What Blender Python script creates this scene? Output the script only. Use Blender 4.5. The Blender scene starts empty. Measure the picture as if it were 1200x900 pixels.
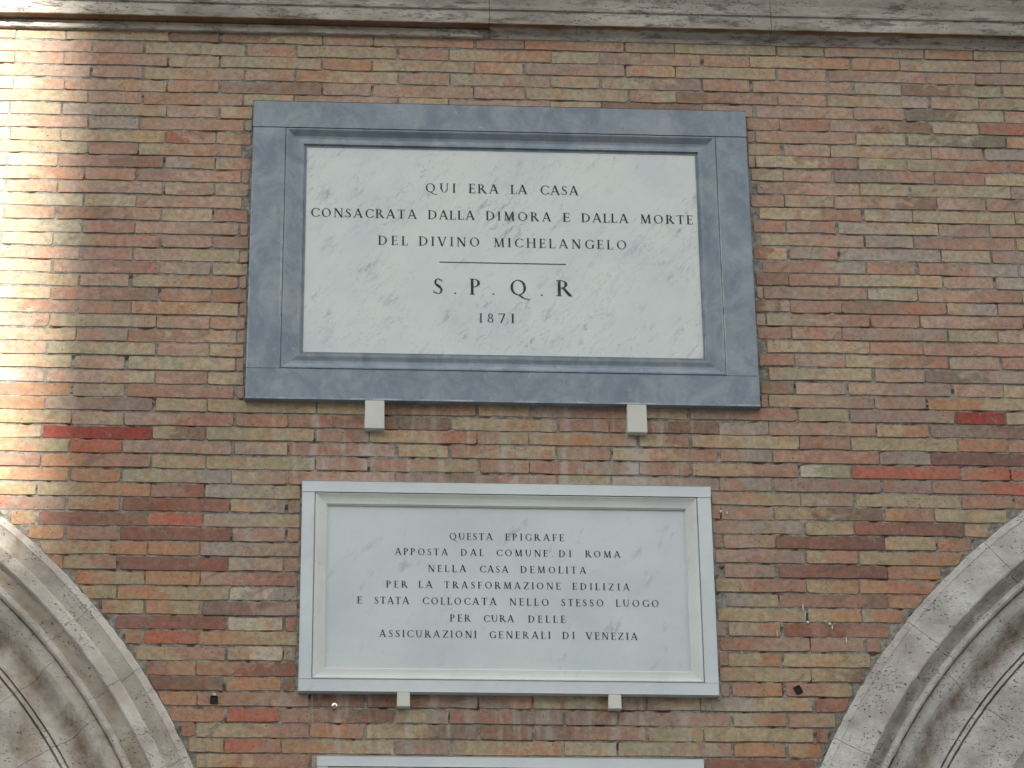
import bpy, bmesh, math, random
from mathutils import Vector, Matrix, noise as mnoise

C = bpy.context.scene.collection
R_ = math.radians
random.seed(7)

# ---------------------------------------------------------------- camera
# units are metres; the wall face is the plane y = 0, the eye stands at z = 0 and the ground is 1.6 m below it
cam = bpy.data.objects.new('camera', bpy.data.cameras.new('camera'))
C.objects.link(cam)
bpy.context.scene.camera = cam
F = Vector((0.05959885, 0.89521939, 0.44162226)); RT = Vector((0.99808313, -0.06083167, -0.01138285)); UP = Vector((-0.01667447, -0.44145413, 0.89712887))
CAM_POS = Vector((0, -7.16264, 0))
m = Matrix((RT, UP, -F)).transposed().to_4x4(); m.translation = CAM_POS
cam.matrix_world = m
cam.data.sensor_width = 36; cam.data.lens = 3576.0 / 1200 * 36
cam.data.clip_start = .05; cam.data.clip_end = 500
FPX = 3576.0

# ---------------------------------------------------------------- sky, sun, exposure
SUN_EL, SUN_AZ = 25.0, -8.0
world = bpy.data.worlds.new('World'); bpy.context.scene.world = world; world.use_nodes = True
wn = world.node_tree; wn.nodes.clear()
wo = wn.nodes.new('ShaderNodeOutputWorld'); bg = wn.nodes.new('ShaderNodeBackground'); sky = wn.nodes.new('ShaderNodeTexSky')
sky.sky_type = 'NISHITA'; sky.sun_disc = False
sky.sun_elevation = R_(SUN_EL); sky.sun_rotation = R_(180 - SUN_AZ)
sky.air_density = 1.0; sky.dust_density = 3.0; sky.ozone_density = 0.6
# broken cloud over the blue
tc = wn.nodes.new('ShaderNodeTexCoord'); cn = wn.nodes.new('ShaderNodeTexNoise'); cn.inputs['Scale'].default_value = 2.2; cn.inputs['Detail'].default_value = 6
cr = wn.nodes.new('ShaderNodeMapRange'); cr.inputs['From Min'].default_value = .28; cr.inputs['From Max'].default_value = .52
cm = wn.nodes.new('ShaderNodeMix'); cm.data_type = 'RGBA'
wn.links.new(tc.outputs['Generated'], cn.inputs['Vector']); wn.links.new(cn.outputs['Fac'], cr.inputs['Value'])
wn.links.new(cr.outputs['Result'], cm.inputs['Factor']); wn.links.new(sky.outputs['Color'], cm.inputs['A'])
cm.inputs['B'].default_value = (7.9, 8.2, 8.2, 1)
wn.links.new(cm.outputs['Result'], bg.inputs['Color'])
bg.inputs['Strength'].default_value = 0.078
wn.links.new(bg.outputs['Background'], wo.inputs['Surface'])

sd = Vector((math.sin(R_(SUN_AZ)) * math.cos(R_(SUN_EL)), -math.cos(R_(SUN_AZ)) * math.cos(R_(SUN_EL)), math.sin(R_(SUN_EL))))
sl = bpy.data.lights.new('sun', 'SUN'); sun = bpy.data.objects.new('sun', sl); C.objects.link(sun)
sl.energy = 5.0; sl.angle = R_(0.55); sl.color = (1.0, 0.93, 0.82)
sun.rotation_euler = sd.to_track_quat('Z', 'Y').to_euler(); sun.location = sd * 60

vs = bpy.context.scene.view_settings
vs.view_transform = 'Standard'; vs.look = 'None'; vs.gamma = 1; vs.exposure = 1.56

# ---------------------------------------------------------------- helpers
def lin(c):
    return tuple(((v / 255) / 12.92 if v / 255 <= .04045 else ((v / 255 + .055) / 1.055) ** 2.4) for v in c)
def col(c, k=1.0):
    return tuple(min(.9, v * k) for v in lin(c)) + (1,)

def empty(name, loc=(0, 0, 0)):
    o = bpy.data.objects.new(name, None); C.objects.link(o); o.location = loc; o.empty_display_size = .1
    return o
def tag(o, label=None, cat=None, group=None, kind=None):
    if label: o['label'] = label
    if cat: o['category'] = cat
    if group: o['group'] = group
    if kind: o['kind'] = kind
    return o
def link(name, me, mat, parent=None, loc=(0, 0, 0)):
    o = bpy.data.objects.new(name, me); C.objects.link(o); o.location = loc
    if mat: me.materials.append(mat)
    if parent: o.parent = parent; o.location = Vector(loc) - parent.location if parent.type == 'EMPTY' else Vector(loc)
    return o
def mesh(name, V, Fc, smooth=False):
    me = bpy.data.meshes.new(name); me.from_pydata([tuple(v) for v in V], [], Fc); me.validate()
    bm = bmesh.new(); bm.from_mesh(me); bmesh.ops.recalc_face_normals(bm, faces=bm.faces); bm.to_mesh(me); bm.free()
    if smooth: me.polygons.foreach_set('use_smooth', [True] * len(me.polygons))
    return me
def box_mesh(name, x0, x1, y0, y1, z0, z1, bev=0.001, seg=2):
    bm = bmesh.new()
    bmesh.ops.create_cube(bm, size=1)
    for v in bm.verts:
        v.co = Vector(((x0 + x1) / 2 + v.co.x * (x1 - x0), (y0 + y1) / 2 + v.co.y * (y1 - y0), (z0 + z1) / 2 + v.co.z * (z1 - z0)))
    if bev: bmesh.ops.bevel(bm, geom=bm.edges[:], offset=bev, segments=seg, affect='EDGES', profile=.6)
    me = bpy.data.meshes.new(name); bm.to_mesh(me); bm.free(); return me

# node helpers
class NT:
    def __init__(s, name, rough=.8, spec=.3):
        s.m = bpy.data.materials.new(name); s.m.use_nodes = True; s.t = s.m.node_tree; s.b = s.t.nodes['Principled BSDF']
        s.b.inputs['Roughness'].default_value = rough; s.b.inputs['Specular IOR Level'].default_value = spec
        g = s.n('ShaderNodeNewGeometry'); s.pos = g.outputs['Position']
    def n(s, k, **kw):
        x = s.t.nodes.new(k)
        for a, b in kw.items(): setattr(x, a, b)
        return x
    def put(s, sock, v):
        if hasattr(v, 'is_output'): s.t.links.new(v, sock)
        else: sock.default_value = v
    def mapv(s, vec, scale=(1, 1, 1), rot=(0, 0, 0), loc=(0, 0, 0)):
        x = s.n('ShaderNodeMapping'); s.put(x.inputs['Vector'], vec); x.inputs['Scale'].default_value = scale; x.inputs['Rotation'].default_value = rot; x.inputs['Location'].default_value = loc
        return x.outputs['Vector']
    def noise(s, scale, detail=3, rough=.5, vec=None, dist=0.0):
        x = s.n('ShaderNodeTexNoise'); s.put(x.inputs['Vector'], s.pos if vec is None else vec); x.inputs['Scale'].default_value = scale
        x.inputs['Detail'].default_value = detail; x.inputs['Roughness'].default_value = rough; x.inputs['Distortion'].default_value = dist
        return x.outputs['Fac']
    def voro(s, scale, vec=None, feature='F1', rnd=1.0):
        x = s.n('ShaderNodeTexVoronoi', feature=feature); s.put(x.inputs['Vector'], s.pos if vec is None else vec); x.inputs['Scale'].default_value = scale; x.inputs['Randomness'].default_value = rnd
        return x.outputs['Distance']
    def rng(s, v, a, b, c=0.0, d=1.0, smooth=True):
        x = s.n('ShaderNodeMapRange', interpolation_type='SMOOTHSTEP' if smooth else 'LINEAR'); s.put(x.inputs['Value'], v)
        for k, q in (('From Min', a), ('From Max', b), ('To Min', c), ('To Max', d)): x.inputs[k].default_value = q
        return x.outputs['Result']
    def mth(s, op, a, b=0.0, clamp=False):
        x = s.n('ShaderNodeMath', operation=op, use_clamp=clamp); s.put(x.inputs[0], a); s.put(x.inputs[1], b); return x.outputs[0]
    def mix(s, f, a, b, mode='MIX'):
        x = s.n('ShaderNodeMix', data_type='RGBA', blend_type=mode, clamp_factor=True); s.put(x.inputs['Factor'], f); s.put(x.inputs['A'], a); s.put(x.inputs['B'], b)
        return x.outputs['Result']
    def bump(s, h, dist=.001, strength=1.0):
        x = s.n('ShaderNodeBump'); s.put(x.inputs['Height'], h); x.inputs['Distance'].default_value = dist; x.inputs['Strength'].default_value = strength
        s.t.links.new(x.outputs['Normal'], s.b.inputs['Normal'])
    def base(s, c): s.put(s.b.inputs['Base Color'], c)
    def grey(s, v):
        x = s.n('ShaderNodeCombineColor')
        for i in range(3): s.put(x.inputs[i], v)
        return x.outputs[0]

# ---------------------------------------------------------------- dimensions found from the photograph
PERIOD, HEAD, X0, ZT, COURSE = 0.42, 0.138, -0.876, 4.606, 0.04035
ARCH_X = (-1.9345, 2.8396); ARCH_Z = 1.7494; ARCH_R = 1.768
PL1 = (-.2186, 1.1268, 3.4698, 4.3717); PL2 = (-.0656, .9849, 2.6658, 3.2381); PL3 = (-.0151, .9378, 2.16, 2.4975)

def project(x, y, z):
    d = Vector((x, y, z)) - CAM_POS; q = d.dot(F)
    return 600 + FPX * d.dot(RT) / q, 450 - FPX * d.dot(UP) / q

# ---------------------------------------------------------------- materials
def brick_material():
    s = NT('brick_clay', .9, .2)
    a = s.n('ShaderNodeAttribute', attribute_name='tone_a').outputs['Color']
    b = s.n('ShaderNodeAttribute', attribute_name='tone_b').outputs['Color']
    sp = s.n('ShaderNodeAttribute', attribute_name='place'); sx = s.n('ShaderNodeSeparateXYZ'); s.t.links.new(sp.outputs['Vector'], sx.inputs[0])
    sd_ = s.n('ShaderNodeCombineXYZ'); s.t.links.new(sx.outputs['Y'], sd_.inputs[1])
    off = s.n('ShaderNodeVectorMath', operation='ADD'); s.t.links.new(s.pos, off.inputs[0]); s.t.links.new(sd_.outputs[0], off.inputs[1])
    vec = off.outputs[0]
    n1 = s.noise(22, 3, .6, vec=s.mapv(vec, (1, 1, 1.4)), dist=.6)
    n2 = s.noise(70, 4, .65, vec=vec)
    n3 = s.noise(420, 3, .7)
    u = s.mth('ADD', sx.outputs['X'], s.mth('MULTIPLY', s.mth('SUBTRACT', n1, .5), 2.2))
    c = s.mix(s.rng(u, .3, .72), a, b)
    # patches of kiln flash: pinker and yellower clay inside one brick
    c = s.mix(s.rng(s.noise(13, 3, .6, vec=vec, dist=1.0), .48, .66, 0, .75), c, s.mix(1, c, (1.12, .86, .78, 1), 'MULTIPLY'))
    c = s.mix(s.rng(s.noise(17, 3, .6, vec=s.mapv(vec, (1, 1, 1), loc=(3, 1, 7))), .50, .68, 0, .75), c, s.mix(1, c, (.98, 1.0, .86, 1), 'MULTIPLY'))
    c = s.mix(1, c, s.grey(s.rng(n2, .25, .75, .78, 1.18)), 'MULTIPLY')
    c = s.mix(1, c, s.grey(s.rng(n3, .3, .7, .88, 1.10)), 'MULTIPLY')
    # dark pits
    pit = s.mth('MULTIPLY', s.rng(s.voro(75, vec=s.mapv(vec, (1, 1, 1.7))), .12, .22, 1, 0), s.rng(s.noise(16, 1), .55, .62))
    c = s.mix(s.mth('MULTIPLY', pit, .6), c, (.07, .055, .045, 1))
    # soot / biological film in irregular clouds
    c = s.mix(s.rng(s.noise(5, 4, .6), .56, .8, 0, .45), c, (.17, .15, .12, 1))
    # mortar smears dragged over the arrises
    skin = s.rng(s.noise(19, 4, .7, vec=s.mapv(s.mapv(vec, rot=(0, R_(35), 0)), (.6, 1, 2)), dist=.5), .58, .70, 0, .45)
    c = s.mix(skin, c, (.16, .115, .085, 1))
    sm = s.mth('MULTIPLY', s.rng(s.noise(34, 4, .7, vec=s.mapv(s.pos, (1, 1, 1.2))), .57, .66), .6)
    c = s.mix(sm, c, (.27, .255, .225, 1))
    # lime runs under the brackets and plaques
    px = s.n('ShaderNodeSeparateXYZ'); s.t.links.new(s.pos, px.inputs[0])
    tot = None
    wob = s.mth('MULTIPLY', s.mth('SUBTRACT', s.noise(12, 2), .5), .03)
    X = s.mth('ADD', px.outputs['X'], wob)
    for x, z0, z1, w, k in ((-.035, 3.26, 3.45, .018, .55), (.10, 3.25, 3.385, .028, .5), (.45, 3.26, 3.46, .022, .35), (.27, 3.38, 3.46, .014, .4), (.80, 3.25, 3.38, .055, .6), (.62, 3.36, 3.46, .016, .4), (.75, 3.24, 3.27, .07, .5),
                            (.36, 2.57, 2.66, .02, .35), (.72, 2.50, 2.62, .02, .45), (.21, 2.50, 2.62, .02, .35), (.90, 2.56, 2.64, .03, .4), (.55, 2.53, 2.65, .03, .3), (1.05, 2.58, 2.66, .05, .3), (1.08, 3.9, 4.3, .05, .22)):
        g = s.mth('MULTIPLY', s.rng(s.mth('ABSOLUTE', s.mth('SUBTRACT', X, x)), 0, w, k, 0),
                  s.mth('MULTIPLY', s.rng(px.outputs['Z'], z0 - .02, z0 + .03), s.rng(px.outputs['Z'], z1 + .01, z1 - .005)))
        tot = g if tot is None else s.mth('MAXIMUM', tot, g)
    # thin general run-off below the two plaques
    strk = s.rng(s.noise(40, 3, .6, vec=s.mapv(s.pos, (1, 1, .12))), .50, .68, 0, .42)
    for (xa, xb, za, zb) in ((-.22, 1.13, 3.22, 3.47), (-.07, .99, 2.49, 2.67)):
        mk = s.mth('MULTIPLY', s.mth('MULTIPLY', s.rng(X, xa - .02, xa + .03), s.rng(X, xb + .02, xb - .03)), s.mth('MULTIPLY', s.rng(px.outputs['Z'], za - .03, za + .08), s.rng(px.outputs['Z'], zb + .01, zb)))
        tot = s.mth('MAXIMUM', tot, s.mth('MULTIPLY', mk, strk))
    tot = s.mth('MULTIPLY', tot, s.rng(s.noise(45, 4, .7), .3, .55, .35, 1))
    c = s.mix(tot, c, (.50, .49, .45, 1))
    s.base(c)
    h = s.mth('ADD', s.mth('MULTIPLY', n2, .9), s.mth('ADD', s.mth('MULTIPLY', n3, .35), s.mth('MULTIPLY', pit, -.9)))
    s.bump(h, .0022, .8)
    return s.m

def mortar_material():
    s = NT('lime_mortar', .95, .1)
    n = s.noise(60, 5, .7); n2 = s.noise(9, 3, .6)
    c = s.mix(s.rng(n, .35, .65), col((122, 120, 114)), col((164, 161, 154)))
    c = s.mix(s.rng(n2, .5, .7, 0, .5), c, col((92, 84, 72)))
    s.base(c); s.bump(s.mth('ADD', n, s.noise(300, 2)), .003, .9)
    return s.m

def travertine(name, light, dark, brown, stain_amt, soot_amt, pit_scale=55, horizontal=True, seed=0.0, pit_lim=.56, ring=None, streaks_bounce=False):
    s = NT(name, .75, .3)
    v = s.mapv(s.pos, (.35, 1, 1) if horizontal else (1, 1, 1), loc=(seed, 0, seed))
    c = s.mix(s.rng(s.noise(10, 5, .65, vec=v), .3, .7), light, dark)
    c = s.mix(s.rng(s.noise(140, 3, .6, vec=v), .35, .7, 0, .35), c, dark)
    c = s.mix(s.rng(s.noise(4.5, 5, .65, vec=s.mapv(s.pos, (1, 1, .8), loc=(seed + 5, 0, 2)), dist=.8), .50, .68, 0, stain_amt), c, brown)
    c = s.mix(s.rng(s.noise(9, 5, .7, vec=s.mapv(s.pos, (.6, 1, 1.5), loc=(seed + 9, 0, 4))), .50, .72, 0, soot_amt), c, (.11, .105, .09, 1))
    if streaks_bounce:
        z_ = s.n('ShaderNodeSeparateXYZ'); s.t.links.new(s.pos, z_.inputs[0])
        st = s.rng(s.noise(38, 5, .75, vec=s.mapv(s.pos, (.3, 1, 1.3))), .50, .64, 0, .8)
        c = s.mix(st, c, (.12, .11, .10, 1))
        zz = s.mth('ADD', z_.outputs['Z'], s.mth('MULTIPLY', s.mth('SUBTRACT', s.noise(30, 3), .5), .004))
        rb = s.mth('MULTIPLY', s.rng(zz, 4.6205, 4.6235), s.rng(zz, 4.6275, 4.6262))  # brown soffit band: warm bounce off the bricks, with some dirt, painted in
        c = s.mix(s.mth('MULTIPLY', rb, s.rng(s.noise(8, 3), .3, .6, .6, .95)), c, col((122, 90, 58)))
    if ring:
        q = s.n('ShaderNodeVectorMath', operation='DISTANCE'); s.t.links.new(s.mapv(s.pos, (1, 0, 1)), q.inputs[0]); q.inputs[1].default_value = (ring[0], 0, 1.7494)
        rw = s.mth('ADD', q.outputs['Value'], s.mth('MULTIPLY', s.mth('SUBTRACT', s.noise(7, 4, .6), .5), .07))
        for (rr, w, k, cc) in ring[1]:
            mk = s.mth('MULTIPLY', s.rng(s.mth('ABSOLUTE', s.mth('SUBTRACT', rw, rr)), .0, w, k, 0), s.rng(s.noise(10, 5, .7, vec=s.mapv(s.pos, loc=(rr * 9, 0, 0))), .32, .62, .15, 1))
            c = s.mix(mk, c, cc)
    pv = s.mapv(s.mapv(s.pos, rot=(0, R_(0 if horizontal else -14), 0)), (.55, 1, 1.25) if horizontal else (.62, 1, 1.15), rot=(0, .0, 0), loc=(seed, 3, 0))
    zone = s.rng(s.noise(9, 5, .75, vec=s.mapv(s.pos, (.7, 1, 1), loc=(seed, 8, 1))), pit_lim - .06, pit_lim + .05)
    warp = s.n('ShaderNodeVectorMath', operation='ADD'); s.t.links.new(pv, warp.inputs[0])
    nz = s.n('ShaderNodeTexNoise'); s.t.links.new(pv, nz.inputs['Vector']); nz.inputs['Scale'].default_value = 60
    sc = s.n('ShaderNodeVectorMath', operation='SCALE'); s.t.links.new(nz.outputs['Color'], sc.inputs[0]); sc.inputs['Scale'].default_value = .02
    s.t.links.new(sc.outputs[0], warp.inputs[1])
    p1 = s.rng(s.voro(pit_scale * 2.6, vec=warp.outputs[0]), .12, .27, 1, 0)
    p2 = s.rng(s.voro(pit_scale * 1.1, vec=warp.outputs[0]), .05, .15, 1, 0)
    pit = s.mth('MAXIMUM', s.mth('MULTIPLY', p1, zone), s.mth('MULTIPLY', p2, s.rng(zone, .0, .5, .35, 1)))
    c = s.mix(s.mth('MULTIPLY', pit, .8), c, (.075, .065, .05, 1))
    s.base(c)
    chis = s.noise(150, 2, .5, vec=s.mapv(s.mapv(s.pos, rot=(0, R_(-12), 0)), (.12, 1, 1)))
    s.bump(s.mth('ADD', s.mth('ADD', s.mth('MULTIPLY', chis, .3), s.mth('MULTIPLY', s.noise(90, 4, .6), .35)), s.mth('MULTIPLY', pit, -1.3)), .003, .9)
    return s.m

def blue_marble():
    s = NT('blue_grey_marble', .55, .4)
    v = s.mapv(s.pos, (1, 1, .8), rot=(0, R_(20), 0))
    c = s.mix(s.rng(s.noise(11, 6, .65, vec=v, dist=1.0), .3, .72), col((117, 130, 145)), col((147, 158, 169)))
    c = s.mix(s.rng(s.noise(16, 5, .7, vec=s.mapv(s.pos, (1.3, 1, .8))), .54, .74, 0, .4), c, col((165, 172, 180)))
    c = s.mix(s.rng(s.mth('ABSOLUTE', s.mth('SUBTRACT', s.noise(6, 5, .6, vec=v, dist=2), .5)), 0, .006, .28, 0), c, col((172, 178, 186)))
    c = s.mix(s.rng(s.noise(70, 3), .6, .75, 0, .25), c, col((92, 96, 110)))
    sx = s.n('ShaderNodeSeparateXYZ'); s.t.links.new(s.pos, sx.inputs[0])
    for (x, za, zb, k) in ((-.1312, 3.56, 4.28, .5), (-.1350, 3.7, 4.2, .3), (1.0425, 3.55, 4.28, .8), (1.0385, 3.6, 4.1, .35), (.9905, 3.6, 4.1, .5), (-.2168, 3.47, 4.28, .45)):
        mk = s.mth('MULTIPLY', s.rng(s.mth('ABSOLUTE', s.mth('SUBTRACT', sx.outputs['X'], x)), .0008, .0022, k, 0), s.mth('MULTIPLY', s.rng(sx.outputs['Z'], za, za + .02), s.rng(sx.outputs['Z'], zb, zb - .3)))
        c = s.mix(s.mth('MULTIPLY', mk, s.rng(s.noise(25, 4, .7), .35, .6)), c, col((205, 212, 216)))
    mk = s.mth('MULTIPLY', s.rng(s.mth('ABSOLUTE', s.mth('SUBTRACT', sx.outputs['Z'], 3.473)), .0008, .003, .6, 0), s.rng(s.noise(14, 4, .7), .4, .6))
    c = s.mix(mk, c, col((205, 212, 216)))
    scr = s.rng(s.mth('ABSOLUTE', s.mth('SUBTRACT', s.noise(9, 2, .5, vec=s.mapv(s.mapv(s.pos, rot=(0, R_(33), 0)), (3, 1, .5))), .5)), 0, .004, .5, 0)
    c = s.mix(s.mth('MULTIPLY', scr, s.rng(s.noise(6, 2, vec=s.mapv(s.pos, loc=(4, 0, 4))), .52, .6)), c, col((190, 198, 204)))
    s.base(c); s.bump(s.noise(160, 4, .6), .0008, .6)
    return s.m

def white_marble(name, base, second, vein, veined=1.0, bigvein=0.0, seed=0.0, smudges=()):
    s = NT(name, .5, .4)
    c = s.mix(s.rng(s.noise(5, 4, .6, vec=s.mapv(s.pos, (1, 1, 1), loc=(seed, 0, 0))), .35, .7), base, second)
    # short diagonal smears, the grain running up to the right
    dv = s.mapv(s.mapv(s.pos, rot=(0, R_(52), 0)), (.8, 1, 2.4), loc=(seed, 0, seed))
    a = s.rng(s.noise(26, 5, .72, vec=dv, dist=.6), .57, .72, 0, 1)
    zone = s.rng(s.noise(5, 3, .6, vec=s.mapv(s.pos, loc=(seed + 4, 0, 1))), .42, .6, .15, 1)
    c = s.mix(s.mth('MULTIPLY', s.mth('MULTIPLY', a, zone), .75 * veined), c, vein)
    b = s.rng(s.mth('ABSOLUTE', s.mth('SUBTRACT', s.noise(8, 5, .6, vec=dv, dist=1.6), .5)), 0, .010, 1, 0)
    c = s.mix(s.mth('MULTIPLY', s.mth('MULTIPLY', b, zone), .45 * veined), c, vein)
    c = s.mix(s.mth('MULTIPLY', s.rng(s.noise(12, 5, .75, vec=dv, dist=.3), .52, .78, 0, .62 * veined), s.rng(s.noise(6, 2), .4, .6, .1, 1)), c, vein)
    for (mx, mz, mr, mk) in smudges:
        q = s.n('ShaderNodeVectorMath', operation='DISTANCE'); s.t.links.new(s.mapv(s.pos, (1, 0, 1)), q.inputs[0]); q.inputs[1].default_value = (mx, 0, mz)
        c = s.mix(s.mth('MULTIPLY', s.rng(q.outputs['Value'], mr * .2, mr, mk, 0), s.rng(s.noise(20, 5, .75, vec=dv, dist=.4), .46, .66)), c, vein)
    if bigvein:
        d = s.rng(s.noise(13, 5, .7, vec=s.mapv(s.mapv(s.pos, rot=(0, R_(-30), 0)), (1.8, 1, .7), loc=(seed + 2, 0, 0))), .57, .76, 0, bigvein)
        c = s.mix(d, c, vein)
    c = s.mix(s.rng(s.noise(3.2, 4, .6, vec=s.mapv(s.pos, loc=(9, seed, 0))), .58, .75, 0, .3), c, s.mix(1, c, (1.0, .94, .84, 1), 'MULTIPLY'))
    sp = s.mth('MULTIPLY', s.rng(s.voro(60), .08, .14, 1, 0), s.rng(s.noise(9, 2), .5, .6))
    c = s.mix(s.mth('MULTIPLY', sp, .35 * veined), c, vein)
    s.base(c); s.bump(s.noise(220, 3, .6), .0004, .5)
    return s.m

def plain(name, c, rough=.7, metal=0.0, var=.15):
    s = NT(name, rough, .4); s.b.inputs['Metallic'].default_value = metal
    n = s.noise(90, 3)
    s.base(s.mix(s.rng(n, .3, .7, 0, 1), tuple(x * (1 - var) for x in c[:3]) + (1,), c))
    s.bump(n, .0006, .4)
    return s.m

M_BRICK = brick_material(); M_MORTAR = mortar_material()
M_CORN = travertine('cornice_travertine', col((200, 195, 188)), col((158, 153, 146)), col((132, 108, 80)), .25, .7, 60, True, 0.0, .50, streaks_bounce=True)
BRN = col((104, 76, 46)); GRY = col((100, 92, 80))
M_ARCHL = travertine('left_arch_travertine', col((216, 210, 202)), col((180, 173, 164)), col((138, 110, 78)), .5, .3, 62, False, 3.0, .53, (-1.9345, ((1.55, .045, .75, BRN), (1.648, .022, .5, col((150, 124, 90))), (1.42, .06, .5, GRY))))
M_ARCHR = travertine('right_arch_travertine', col((210, 209, 206)), col((172, 169, 164)), col((126, 106, 84)), .3, .3, 58, False, 11.0, .47, (2.8396, ((1.55, .04, .85, BRN), (1.648, .02, .55, GRY), (1.43, .06, .35, GRY))))
M_BLUE = blue_marble()
M_PAN1 = white_marble('veined_white_marble', col((216, 222, 222)), col((204, 213, 216)), col((112, 122, 134)), .85, 0.0, 0.0, ((.46, 4.02, .09, .8), (.40, 4.06, .05, .6), (.93, 3.86, .06, .5), (.30, 3.72, .05, .45), (-.02, 4.08, .04, .5), (.10, 3.86, .05, .4)))
M_PAN2 = white_marble('pale_white_marble', col((206, 214, 218)), col((194, 204, 210)), col((128, 138, 150)), .15, .5, 6.0)
M_FR2 = white_marble('white_frame_marble', col((212, 219, 223)), col((200, 208, 214)), col((150, 158, 166)), .25, .0, 2.0)
M_FR2M = white_marble('moulding_marble_bounce', col((209, 214, 212)), col((198, 203, 202)), col((150, 150, 144)), .4, .0, 4.0)  # warmer frame marble: reflected light and some dirt put into the moulding's colour
M_BRKT = white_marble('bracket_marble', col((210, 211, 203)), col((198, 200, 194)), col((160, 164, 164)), .3, .0, 8.0)
def lead():
    s = NT('dark_lead_lettering', .6, .3)
    s.base(s.mix(s.rng(s.noise(70, 4, .7), .50, .68, 0, .5), (.022, .034, .044, 1), (.20, .22, .24, 1))); return s.m
M_LEAD = lead()
M_STEEL = plain('polished_steel', (.75, .76, .78, 1), .18, 1.0, .05)
M_DARK = plain('dark_socket', (.012, .011, .010, 1), .8)
M_LIME = plain('splashed_lime', (.72, .72, .70, 1), .8)
M_PLASTER = plain('ochre_plaster', (.42, .36, .27, 1), .9)
M_PAVE = plain('basalt_paving', (.10, .10, .10, 1), .8)

# ---------------------------------------------------------------- ground and the block across the square (casts the shade)
g = link('ground', mesh('ground', [(-200, -200, -1.6), (200, -200, -1.6), (200, 200, -1.6), (-200, 200, -1.6)], [(0, 1, 2, 3)]), M_PAVE); tag(g, kind='structure')
gap_x = -.79 + 28 / (math.cos(R_(SUN_AZ)) * math.cos(R_(SUN_EL))) * sd.x
gap_z = 3.09 + 28 / (math.cos(R_(SUN_AZ)) * math.cos(R_(SUN_EL))) * sd.z
def facade_block(x0, x1, ztop):
    V = []; Fc = []
    def bx(a, b, c, d, e, f):
        i = len(V); V.extend([(a, c, e), (b, c, e), (b, d, e), (a, d, e), (a, c, f), (b, c, f), (b, d, f), (a, d, f)])
        Fc.extend([(i, i + 1, i + 2, i + 3), (i + 4, i + 5, i + 6, i + 7), (i, i + 1, i + 5, i + 4), (i + 1, i + 2, i + 6, i + 5), (i + 2, i + 3, i + 7, i + 6), (i + 3, i, i + 4, i + 7)])
    bx(x0, x1, -42, -28, -1.59, ztop)
    n = int((x1 - x0 - 2) / 3)
    for k in range(4):
        for j in range(n):
            xx = x0 + 1.5 + j * 3; zz = 2 + k * 4
            bx(xx, xx + 1.4, -27.99, -27.9, zz, zz + 2.2); bx(xx - .15, xx + 1.55, -27.99, -27.8, zz + 2.3, zz + 2.45)
    return mesh('facade_block', V, Fc)
o = link('opposite_building', facade_block(gap_x, gap_x + 34, 25), M_PLASTER); tag(o, kind='structure')
o = link('opposite_building', facade_block(gap_x - 40, gap_x - .02, gap_z), M_PLASTER); tag(o, kind='structure')  # unseen lower block, added with its roof height set to end the sunlit strip

# ---------------------------------------------------------------- brick wall
wall = empty('brick_wall', (0.5, 0, 2.0))
tag(wall, 'wall of long thin pink, buff and orange bricks behind the marble plaques', 'wall')

def arch_clear(z, side, r=ARCH_R + .006):
    """x where the brickwork ends at height z, beside the left (0) or right (1) arch"""
    d = r * r - (z - ARCH_Z) ** 2
    if d <= 0: return -9 if side == 0 else 9
    return ARCH_X[0] + math.sqrt(d) if side == 0 else ARCH_X[1] - math.sqrt(d)

# mortar bed: a real sheet with depth, following both arches
def mortar_sheet():
    XA, XB, ZA, ZB = -2.4, 3.6, 1.9, 4.7
    zs = [ZA + (ZB - ZA) * i / 280 for i in range(281)]
    V = []; Fc = []
    # middle field between the arches, plus everything above them
    cols = 260
    for z in zs:
        l = max(XA, arch_clear(z, 0, ARCH_R - .01)); r = min(XB, arch_clear(z, 1, ARCH_R - .01))
        for i in range(cols + 1):
            x = l + (r - l) * i / cols
            q = mnoise.noise(Vector((x * 38, 0, z * 55))) + .5 * mnoise.noise(Vector((x * 90, 5, z * 120)))
            V.append((x, .0026 - .0022 * q + (.006 if q < -.52 else 0), z))
    for j in range(len(zs) - 1):
        for i in range(cols):
            a = j * (cols + 1) + i; Fc.append((a, a + 1, a + cols + 2, a + cols + 1))
    return mesh('mortar', V, Fc)
link('mortar', mortar_sheet(), M_MORTAR, wall)

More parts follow.
